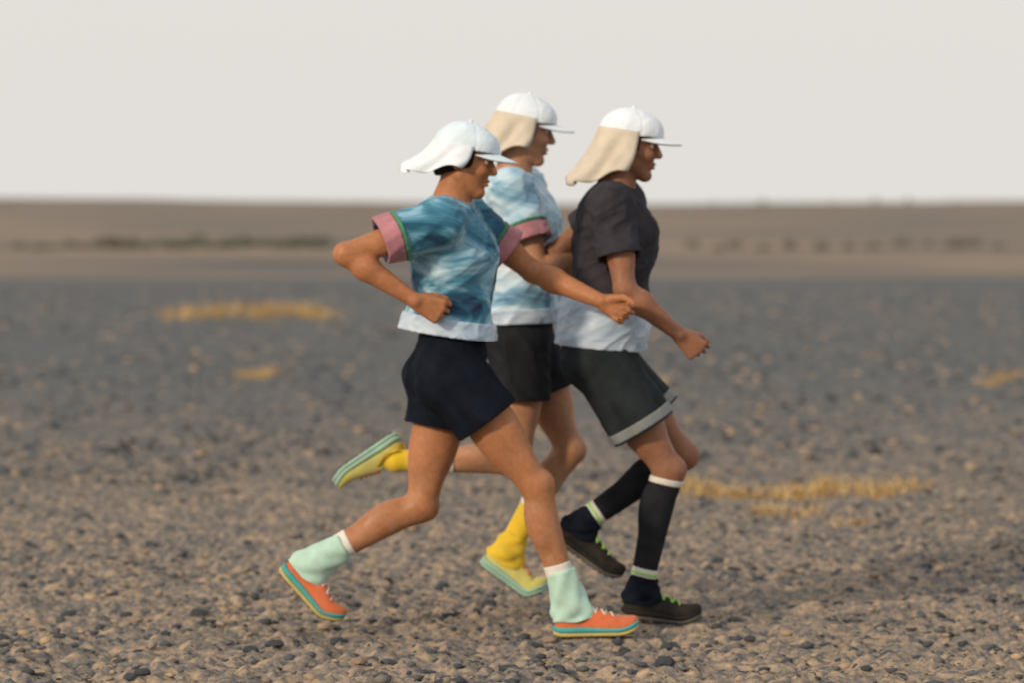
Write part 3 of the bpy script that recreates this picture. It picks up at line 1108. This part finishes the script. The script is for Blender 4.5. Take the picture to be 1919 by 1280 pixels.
    # ---- eyes and brows
    for sy in (-1, 1):
        b = bmesh.new(); bmesh.ops.create_uvsphere(b, u_segments=14, v_segments=10, radius=0.0118)
        me = bpy.data.meshes.new('eye'); b.to_mesh(me); b.free()
        c = HL(0.0755, sy * 0.031, 0.010)
        e = mk('eye', me, M['eye'], body, Vector(c))
        b = bmesh.new(); bmesh.ops.create_uvsphere(b, u_segments=12, v_segments=8, radius=0.0072)
        me = bpy.data.meshes.new('iris'); b.to_mesh(me); b.free()
        mk('iris', me, M['iris'], e, Vector(HL(0.0755 + 0.0062, sy * 0.031, 0.009) - c))
        bf = Field(HL(0.08, sy * 0.03, 0.03) - 0.05, HL(0.08, sy * 0.03, 0.03) + 0.05, 0.0025)
        bf.cone(HL(0.0915, sy * 0.014, 0.030), HL(0.088, sy * 0.032, 0.036), 0.0045, 0.0045, 0.004)
        bf.cone(HL(0.088, sy * 0.032, 0.036), HL(0.074, sy * 0.050, 0.030), 0.0045, 0.003, 0.004)
        mk('eyebrow', bf.mesh('eyebrow'), M['hair'], body)
    # ---- hair below the cap
    hf = Field(head - 0.15, head + 0.15, 0.0035)
    hf.ell(HL(-0.016, 0, 0.026), (0.102, 0.0815, 0.092), HR, 0.01)
    hf.ell(HL(-0.050, 0, -0.030), (0.055, 0.062, 0.060), HR, 0.02)
    hf.plane_cut(HL(0.035, 0, 0.02), HR @ np.array((1.0, 0, 0.0)))
    hf.plane_cut(HL(-0.005, 0, -0.035), HR @ np.array((0.45, 0, -1.0)))
    folds(hf, 0.003, 60, 3, HR @ np.array((0, 0, 1.0)))
    mk('hair', hf.mesh('hair'), M['hair'], body)

    # ---- cap: crown, bill, button, neck flap
    cf = Field(head - 0.17, head + 0.17, 0.0035)
    cf.ell(HL(-0.010, 0, 0.038), (0.112, 0.090, 0.098), HR, 0.01)
    cf.ell(HL(0.045, 0, 0.060), (0.058, 0.066, 0.045), HR, 0.03)
    cf.plane_cut(HL(0.08, 0, 0.042), HR @ np.array((0.10, 0, -1.0)))
    # six seams as shallow grooves
    sl_ = np.abs(cf.F) < 0.02
    I = np.argwhere(sl_)
    Q = (cf.lo + cf.res * I - head) @ HR
    ang = np.arctan2(Q[:, 1], Q[:, 0] + 0.010)
    ga = np.abs(((ang + math.pi / 6) % (math.pi / 3)) - math.pi / 6) * np.sqrt(Q[:, 1] ** 2 + (Q[:, 0] + 0.01) ** 2)
    cf.F[tuple(I.T)] += (0.0018 * np.exp(-(ga / 0.004) ** 2)).astype(np.float32)
    folds(cf, 0.0022, 30, 5, HR @ np.array((0.3, 0, 1.0)))
    cap = mk('cap', cf.mesh('cap'), S['cap'], body)
    rings = []
    NA, NRr = 21, 7
    V, F = [], []
    for lay in (0, 1):
        for i in range(NA):
            a = (-1 + 2 * i / (NA - 1)) * 1.15
            ex, ey = -0.004 + 0.108 * math.cos(a), 0.086 * math.sin(a)
            for j in range(NRr):
                t = j / (NRr - 1)
                ln = 0.078 * max(math.cos(a * 1.15), 0) ** 0.55 * t
                x = ex + ln
                y = ey * (1 - 0.10 * t)
                z = 0.047 - 0.20 * ln - 3.2 * y * y - (0.004 if lay else 0.0)
                V.append(tuple(HL(x, y, z)))
    n1 = NA * NRr
    for lay in (0, 1):
        for i in range(NA - 1):
            for j in range(NRr - 1):
                a = lay * n1 + i * NRr + j
                F.append((a, a + 1, a + NRr + 1, a + NRr) if not lay else (a, a + NRr, a + NRr + 1, a + 1))
    for i in range(NA - 1):
        for j in (0, NRr - 1):
            a = i * NRr + j
            F.append((a, a + NRr, a + NRr + n1, a + n1))
    for j in range(NRr - 1):
        for i in (0, NA - 1):
            a = i * NRr + j
            F.append((a, a + 1, a + 1 + n1, a + n1))
    mk('bill', mesh_py('bill', V, F), S['cap'], cap)
    b = bmesh.new(); bmesh.ops.create_uvsphere(b, u_segments=12, v_segments=6, radius=0.008)
    me = bpy.data.meshes.new('button'); b.to_mesh(me); b.free()
    mk('button', me, S['cap'], cap, Vector(HL(-0.010, 0, 0.136)))
    if S.get('flap'):
        V, F = [], []
        NA, NZ = 41, 16
        for lay in (0, 1):
            for i in range(NA):
                a = (-1 + 2 * i / (NA - 1)) * 1.95
                for j in range(NZ):
                    t = j / (NZ - 1)
                    r_ = 0.004 + 0.020 * t + 0.014 * t * math.sin(a * 7 + 1.2 + t) + 0.007 * t * math.sin(a * 12 + t * 5) - (0.0025 if lay else 0)
                    x = -0.012 - (0.110 + r_) * math.cos(a) - S['flap_blow'] * t * t * (0.4 + 0.6 * max(math.cos(a), 0))
                    y = -(0.090 + r_) * math.sin(a)
                    z = 0.052 - S['flap_len'] * t * (0.80 + 0.20 * math.cos(a)) - 0.016 * t * math.sin(a * 2.5) - 0.008 * t * math.sin(a * 7)
                    V.append(tuple(HL(x, y, z)))
        n1 = NA * NZ
        for lay in (0, 1):
            for i in range(NA - 1):
                for j in range(NZ - 1):
                    a = lay * n1 + i * NZ + j
                    F.append((a, a + 1, a + NZ + 1, a + NZ) if not lay else (a, a + NZ, a + NZ + 1, a + 1))
        for i in range(NA - 1):
            for j in (0, NZ - 1):
                a = i * NZ + j
                F.append((a, a + NZ, a + NZ + n1, a + n1))
        for j in range(NZ - 1):
            for i in (0, NA - 1):
                a = i * NZ + j
                F.append((a, a + 1, a + 1 + n1, a + n1))
        mk('neck_flap', mesh_py('neck_flap', V, F), S['flap'], cap)

    # ---- jersey
    def jersey(g, lo_, hi_, res, sleeves=True, amp=0.0115):
        Fd = Field(lo_, hi_, res)
        trunk(Fd, g, 0.06)
        Fd.ell(TW(0.30, 0.0), (0.114 + g, 0.154 + g, 0.19 + g), T, 0.06)
        Fd.ell(TW(0.20, -S.get('tail', 0.0)), (0.124 + g, 0.160 + g, 0.16 + g), T, 0.06)
        e = S['sleeve'] + 0.25
        for sh, el in ((shN, elN), (shF, elF)) if sleeves else ():
            Fd.cone(sh, sh + (el - sh) * e, 0.057 + g, 0.052 + g + 0.006 * e, 0.035)
        folds(Fd, amp, 13, S['seed'], unit(up * 0.75 + fw * 0.65))
        Fd.F += 0.002
        return Fd
    tp = np.array([shN, shF, shN + (elN - shN) * 0.9, shF + (elF - shF) * 0.9, hipN, hipF, neck])
    lo_, hi_ = tp.min(0) - 0.17, tp.max(0) + 0.15
    hem = TW(S['hem'])
    hn = unit(-up + fw * S.get('hem_tilt', 0.0))
    O = jersey(0.022, lo_, hi_, 0.0042)
    fold_out = O.F.copy()
    tr_out = jersey(0.022, lo_, hi_, 0.0042, False).F
    X_, Y_, Z_ = O.ax[0][:, None, None], O.ax[1][None, :, None], O.ax[2][None, None, :]
    for sh, el in ((shN, elN), (shF, elF)):
        u = unit(el - sh); L = np.linalg.norm(el - sh)
        q = (X_ - sh[0]) * u[0] + (Y_ - sh[1]) * u[1] + (Z_ - sh[2]) * u[2]
        rad = np.sqrt(np.maximum((X_ - sh[0]) ** 2 + (Y_ - sh[1]) ** 2 + (Z_ - sh[2]) ** 2 - q * q, 0))
        O.F = np.maximum(O.F, np.minimum(np.minimum(q - S['sleeve'] * L, 0.14 - rad), tr_out)).astype(np.float32)
    O.ell(neck + up * 0.028 + fw * 0.014, (0.064, 0.064, 0.05), T, 0.008, cut=True)
    O.plane_cut(hem, hn)
    O.F = np.maximum(O.F, -(fold_out + 0.011))
    shirt = mk('shirt', O.mesh('shirt'), S['shirt'], body)
    # collar band
    Kf = Field(neck - 0.16, neck + 0.16, 0.0035)
    q0, q1 = neck + up * 0.004 + fw * 0.012, neck + up * 0.004 + fw * 0.012
    KX, KY, KZ = Kf.ax[0][:, None, None], Kf.ax[1][None, :, None], Kf.ax[2][None, None, :]
    kax = unit(up * 0.9 + fw * 0.35)
    kq = (KX - q0[0]) * kax[0] + (KY - q0[1]) * kax[1] + (KZ - q0[2]) * kax[2]
    kr = np.sqrt(np.maximum((KX - q0[0]) ** 2 + (KY - q0[1]) ** 2 + (KZ - q0[2]) ** 2 - kq * kq, 0))
    Kf.F = (np.sqrt((kr - 0.066) ** 2 + (kq * 0.45) ** 2) - 0.007).astype(np.float32)
    mk('collar', Kf.mesh('collar'), S['collar'], shirt)
    # bands that sit proud of the jersey
    def slabd(p, n_, a, b):
        q = (X_ - p[0]) * n_[0] + (Y_ - p[1]) * n_[1] + (Z_ - p[2]) * n_[2]
        return np.maximum(a - q, q - b)
    if S.get('hem_mat'):
        Hf = Field(lo_, hi_, 0.0042)
        Hf.F = np.maximum(np.maximum(tr_out - 0.0055, -(tr_out + 0.006)), slabd(hem, -hn, -0.006, S['hem_h'])).astype(np.float32)
        mk('hem_band', Hf.mesh('hem_band'), S['hem_mat'], shirt)
    if S.get('cuff'):
        for sh, el in ((shN, elN), (shF, elF)):
            u = unit(el - sh); L = np.linalg.norm(el - sh)
            for a, b, mt, nm, pr in ((S['sleeve'] - 0.17, S['sleeve'] + 0.012, S['cuff'], 'sleeve_cuff', 0.0055), (S['sleeve'] - 0.215, S['sleeve'] - 0.175, S['pipe'], 'sleeve_piping', 0.0065)):
                Cf = Field(lo_, hi_, 0.0042)
                q = (X_ - sh[0]) * u[0] + (Y_ - sh[1]) * u[1] + (Z_ - sh[2]) * u[2]
                rad = np.sqrt(np.maximum((X_ - sh[0]) ** 2 + (Y_ - sh[1]) ** 2 + (Z_ - sh[2]) ** 2 - q * q, 0))
                near = rad - 0.12
                Cf.F = np.maximum(np.maximum(np.maximum(fold_out - pr, -(fold_out + 0.007)), near), np.maximum(a * L - q, q - b * L)).astype(np.float32)
                mk(nm, Cf.mesh(nm), mt, shirt)
    # ---- shorts
    tp = np.array([hipN, hipF, hipN + (knN - hipN) * 0.75, hipF + (knF - hipF) * 0.75, pel])
    lo_, hi_ = tp.min(0) - 0.19, tp.max(0) + 0.19

    def shorts(g):
        Fd = Field(lo_, hi_, 0.0042)
        Fd.ell(TW(0.06, -0.012), (0.112 + g, 0.166 + g, 0.115 + g), T, 0.04)
        Fd.ell(TW(0.24, -0.004), (0.100 + g, 0.146 + g, 0.10 + g), T, 0.04)
        for hp, kn in ((hipN, knN), (hipF, knF)):
            Fd.ell(hp - fw * 0.052 + up * 0.012, (0.082 + g, 0.084 + g, 0.095 + g), T, 0.04)
            e = S['short_len'] + 0.2
            fl = S.get('flare', 0.012)
            Fd.cone(hp, hp + (kn - hp) * e, 0.098 + g, 0.098 + g + (fl - 0.006) * e / S['short_len'], 0.022)
        folds(Fd, 0.0095, 13, S['seed'] + 4, unit(np.array(knN - hipN) + 0.3 * fw))
        return Fd
    O = shorts(0.013)
    fo = O.F.copy()
    X_, Y_, Z_ = O.ax[0][:, None, None], O.ax[1][None, :, None], O.ax[2][None, None, :]
    qr = []
    for hp, kn in ((hipN, knN), (hipF, knF)):
        u = unit(kn - hp); L = np.linalg.norm(kn - hp)
        q = (X_ - hp[0]) * u[0] + (Y_ - hp[1]) * u[1] + (Z_ - hp[2]) * u[2]
        qc = np.clip(q, 0, L)
        rad = np.sqrt((X_ - hp[0] - qc * u[0]) ** 2 + (Y_ - hp[1] - qc * u[1]) ** 2 + (Z_ - hp[2] - qc * u[2]) ** 2)
        qr.append((q - S['short_len'] * L, rad))
    for i in (0, 1):
        O.F = np.maximum(O.F, np.minimum(qr[i][0], qr[1 - i][1] - qr[i][1])).astype(np.float32)
    O.plane_cut(TW(0.40), up)
    O.F = np.maximum(O.F, -(fo + 0.010))
    sho = mk('shorts', O.mesh('shorts'), S['shorts'], body)
    if S.get('short_trim'):
        X_, Y_, Z_ = O.ax[0][:, None, None], O.ax[1][None, :, None], O.ax[2][None, None, :]
        for hp, kn in ((hipN, knN), (hipF, knF)):
            u = unit(kn - hp); L = np.linalg.norm(kn - hp)
            q = (X_ - hp[0]) * u[0] + (Y_ - hp[1]) * u[1] + (Z_ - hp[2]) * u[2]
            rad = np.sqrt(np.maximum((X_ - hp[0]) ** 2 + (Y_ - hp[1]) ** 2 + (Z_ - hp[2]) ** 2 - q * q, 0))
            Hf = Field(lo_, hi_, 0.0042)
            Hf.F = np.maximum(np.maximum(np.maximum(fo - 0.0055, -(fo + 0.006)), rad - 0.15), np.maximum(S['short_len'] * L - S['short_trim'][1] - q, q - S['short_len'] * L + 0.008)).astype(np.float32)
            mk('leg_trim', Hf.mesh('leg_trim'), S['short_trim'][0], sho)
    # ---- socks, gaiters, shoes
    for an, hp, kn, pit, bend, yaw in ((anN, hipN, knN, S['pitchN'], S['bendN'], S['yawN']), (anF, hipF, knF, S['pitchF'], S['bendF'], S['yawF'])):
        so, tr = shoe(body, an, pit, bend, yaw, S['shoe'])
        v = unit(an - kn); Ls = np.linalg.norm(an - kn)
        for nm, mt, a, b, g in S['socks']:
            Sf = Field(np.minimum(kn, an) - 0.12, np.maximum(kn, an) + 0.12, 0.0035)
            leg(hp, kn, an, Sf, g, upper=a < 0.2)
            Sf.plane_cut(kn + v * Ls * a, -v)
            if b >= 1:
                fd = np.array((math.cos(pit), 0.0, -math.sin(pit))); fu = np.array((math.sin(pit), 0.0, math.cos(pit)))
                Sf.cone(an, an + fd * 0.080 - fu * 0.062, 0.035, 0.020 + g, 0.012)
                Sf.cone(an, an - fd * 0.018 - fu * 0.045, 0.034, 0.022 + g, 0.012)
            else:
                Sf.plane_cut(kn + v * Ls * b, v)
            mk(nm, Sf.mesh(nm), mt, body)
        if S.get('gaiter'):
            gaiter(body, tr, an, kn, S['gaiter'][0], S['gaiter'][1], seed=S['seed'], rtop=S['gaiter'][2])
    return body


A = dict(d=13.36, H=1.80, seed=1.3, skin=M['skin_a'], label='runner in a marbled blue jersey, black shorts and orange shoes with mint gaiters',
         head=(872, 300), nod=0.22, turn=-0.12, neck=(846, 380), pelvis=(845, 680), shN=(826, 414, -0.185), shF=(868, 408, 0.175),
         elN=(654, 474, -0.26), wrN=(782, 560, -0.245), haN=(870, 598, -0.22), elF=(1000, 510, 0.22), wrF=(1130, 566, 0.10), haF=(1215, 606, 0.06),
         hipN=(862, 716, -0.085), hipF=(834, 716, 0.085), anN=(1070, 1138, -0.075), anF=(578, 1064, 0.075),
         pitchN=-0.02, bendN=0.0, yawN=0.06, pitchF=0.83, bendF=0.25, yawF=-0.05,
         cap=M['pale_cap'], flap=M['white_cap'], flap_len=0.125, flap_blow=0.07, shirt=M['shirt_a'], sleeve=0.62, cuff=M['pink'], pipe=M['green'], collar=M['pink'],
         hem=0.30, hem_tilt=-0.15, tail=0.045, hem_mat=M['lavender'], hem_h=0.055,
         shorts=M['black'], short_len=0.37, flare=0.012, shoe=(M['orange'], M['teal'], M['yellow_foam'], M['offwhite']),
         socks=[('sock', M['offwhite'], 0.63, 1.0, 0.003)], gaiter=(M['mint'], 0.135, 0.050))
C = dict(d=13.81, H=1.82, seed=7.7, skin=M['skin_c'], label='runner in a charcoal jersey with a pale blue lower band, slate shorts and black gaiters',
         head=(1182, 272), nod=0.16, turn=-0.10, neck=(1154, 350), pelvis=(1128, 640), shN=(1142, 386, -0.185), shF=(1172, 380, 0.175),
         elN=(1168, 540, -0.245), wrN=(1268, 622, -0.21), haN=(1315, 664, -0.19), elF=(1038, 478, 0.26), wrF=(1130, 560, 0.20), haF=(1190, 590, 0.17),
         hipN=(1130, 680, -0.085), hipF=(1128, 680, 0.085), anN=(1200, 1108, -0.07), anF=(1088, 990, 0.09),
         pitchN=0.12, bendN=0.16, yawN=0.04, pitchF=0.62, bendF=0.05, yawF=0.0,
         cap=M['white_cap'], flap=M['cream'], flap_len=0.215, flap_blow=0.06, shirt=M['shirt_c'], sleeve=0.60,
         collar=M['shirt_c'], hem=0.10, hem_tilt=0.0, tail=0.02, hem_mat=M['lavender'], hem_h=0.17,
         shorts=M['slate'], short_len=0.62, flare=0.012, short_trim=(M['slate_pale'], 0.045), shoe=(M['black_mesh'], M['black_mesh'], M['grey_rubber'], M['lime']),
         socks=[('calf_sleeve', M['charcoal'], 0.10, 0.82, 0.003), ('sleeve_band', M['offwhite'], 0.065, 0.115, 0.005), ('sock', M['offwhite'], 0.80, 1.0, 0.005),
                ('sock_stripe', M['lime'], 0.83, 0.855, 0.007)], gaiter=(M['black'], 0.055, 0.050))
Bq = dict(d=14.26, H=1.82, seed=4.1, skin=M['skin_b'], label='runner in a pale blue jersey and charcoal shorts with yellow gaiters',
          head=(984, 244), nod=0.20, turn=0.05, neck=(962, 326), pelvis=(968, 600), shN=(958, 360, -0.175), shF=(980, 354, 0.185),
          elN=(1010, 508, -0.25), wrN=(1112, 468, -0.19), haN=(1175, 432, -0.15), elF=(858, 466, 0.26), wrF=(952, 560, 0.24), haF=(1010, 590, 0.2),
          hipN=(972, 636, -0.085), hipF=(984, 636, 0.085), anN=(742, 862, -0.09), anF=(950, 1040, 0.07),
          pitchN=2.55, bendN=0.0, yawN=0.0, pitchF=0.62, bendF=0.55, yawF=0.0,
          cap=M['white_cap'], flap=M['cream'], flap_len=0.17, flap_blow=0.05, shirt=M['shirt_b'], sleeve=0.62, cuff=M['pink'], pipe=M['green'],
          collar=M['pink'], hem=0.12, hem_tilt=0.0, tail=0.02, hem_mat=M['lavender'], hem_h=0.05,
          shorts=M['charcoal'], short_len=0.50, flare=0.012, shoe=(M['lime_mesh'], M['mint_foam'], M['mint_foam'], M['red']),
          socks=[('sock', M['yellow'], 0.58, 1.0, 0.003), ('sock_band', M['offwhite'], 0.52, 0.585, 0.005)], gaiter=(M['yellow'], 0.07, 0.048))
for spec in (A, C, Bq):
    runner(spec)
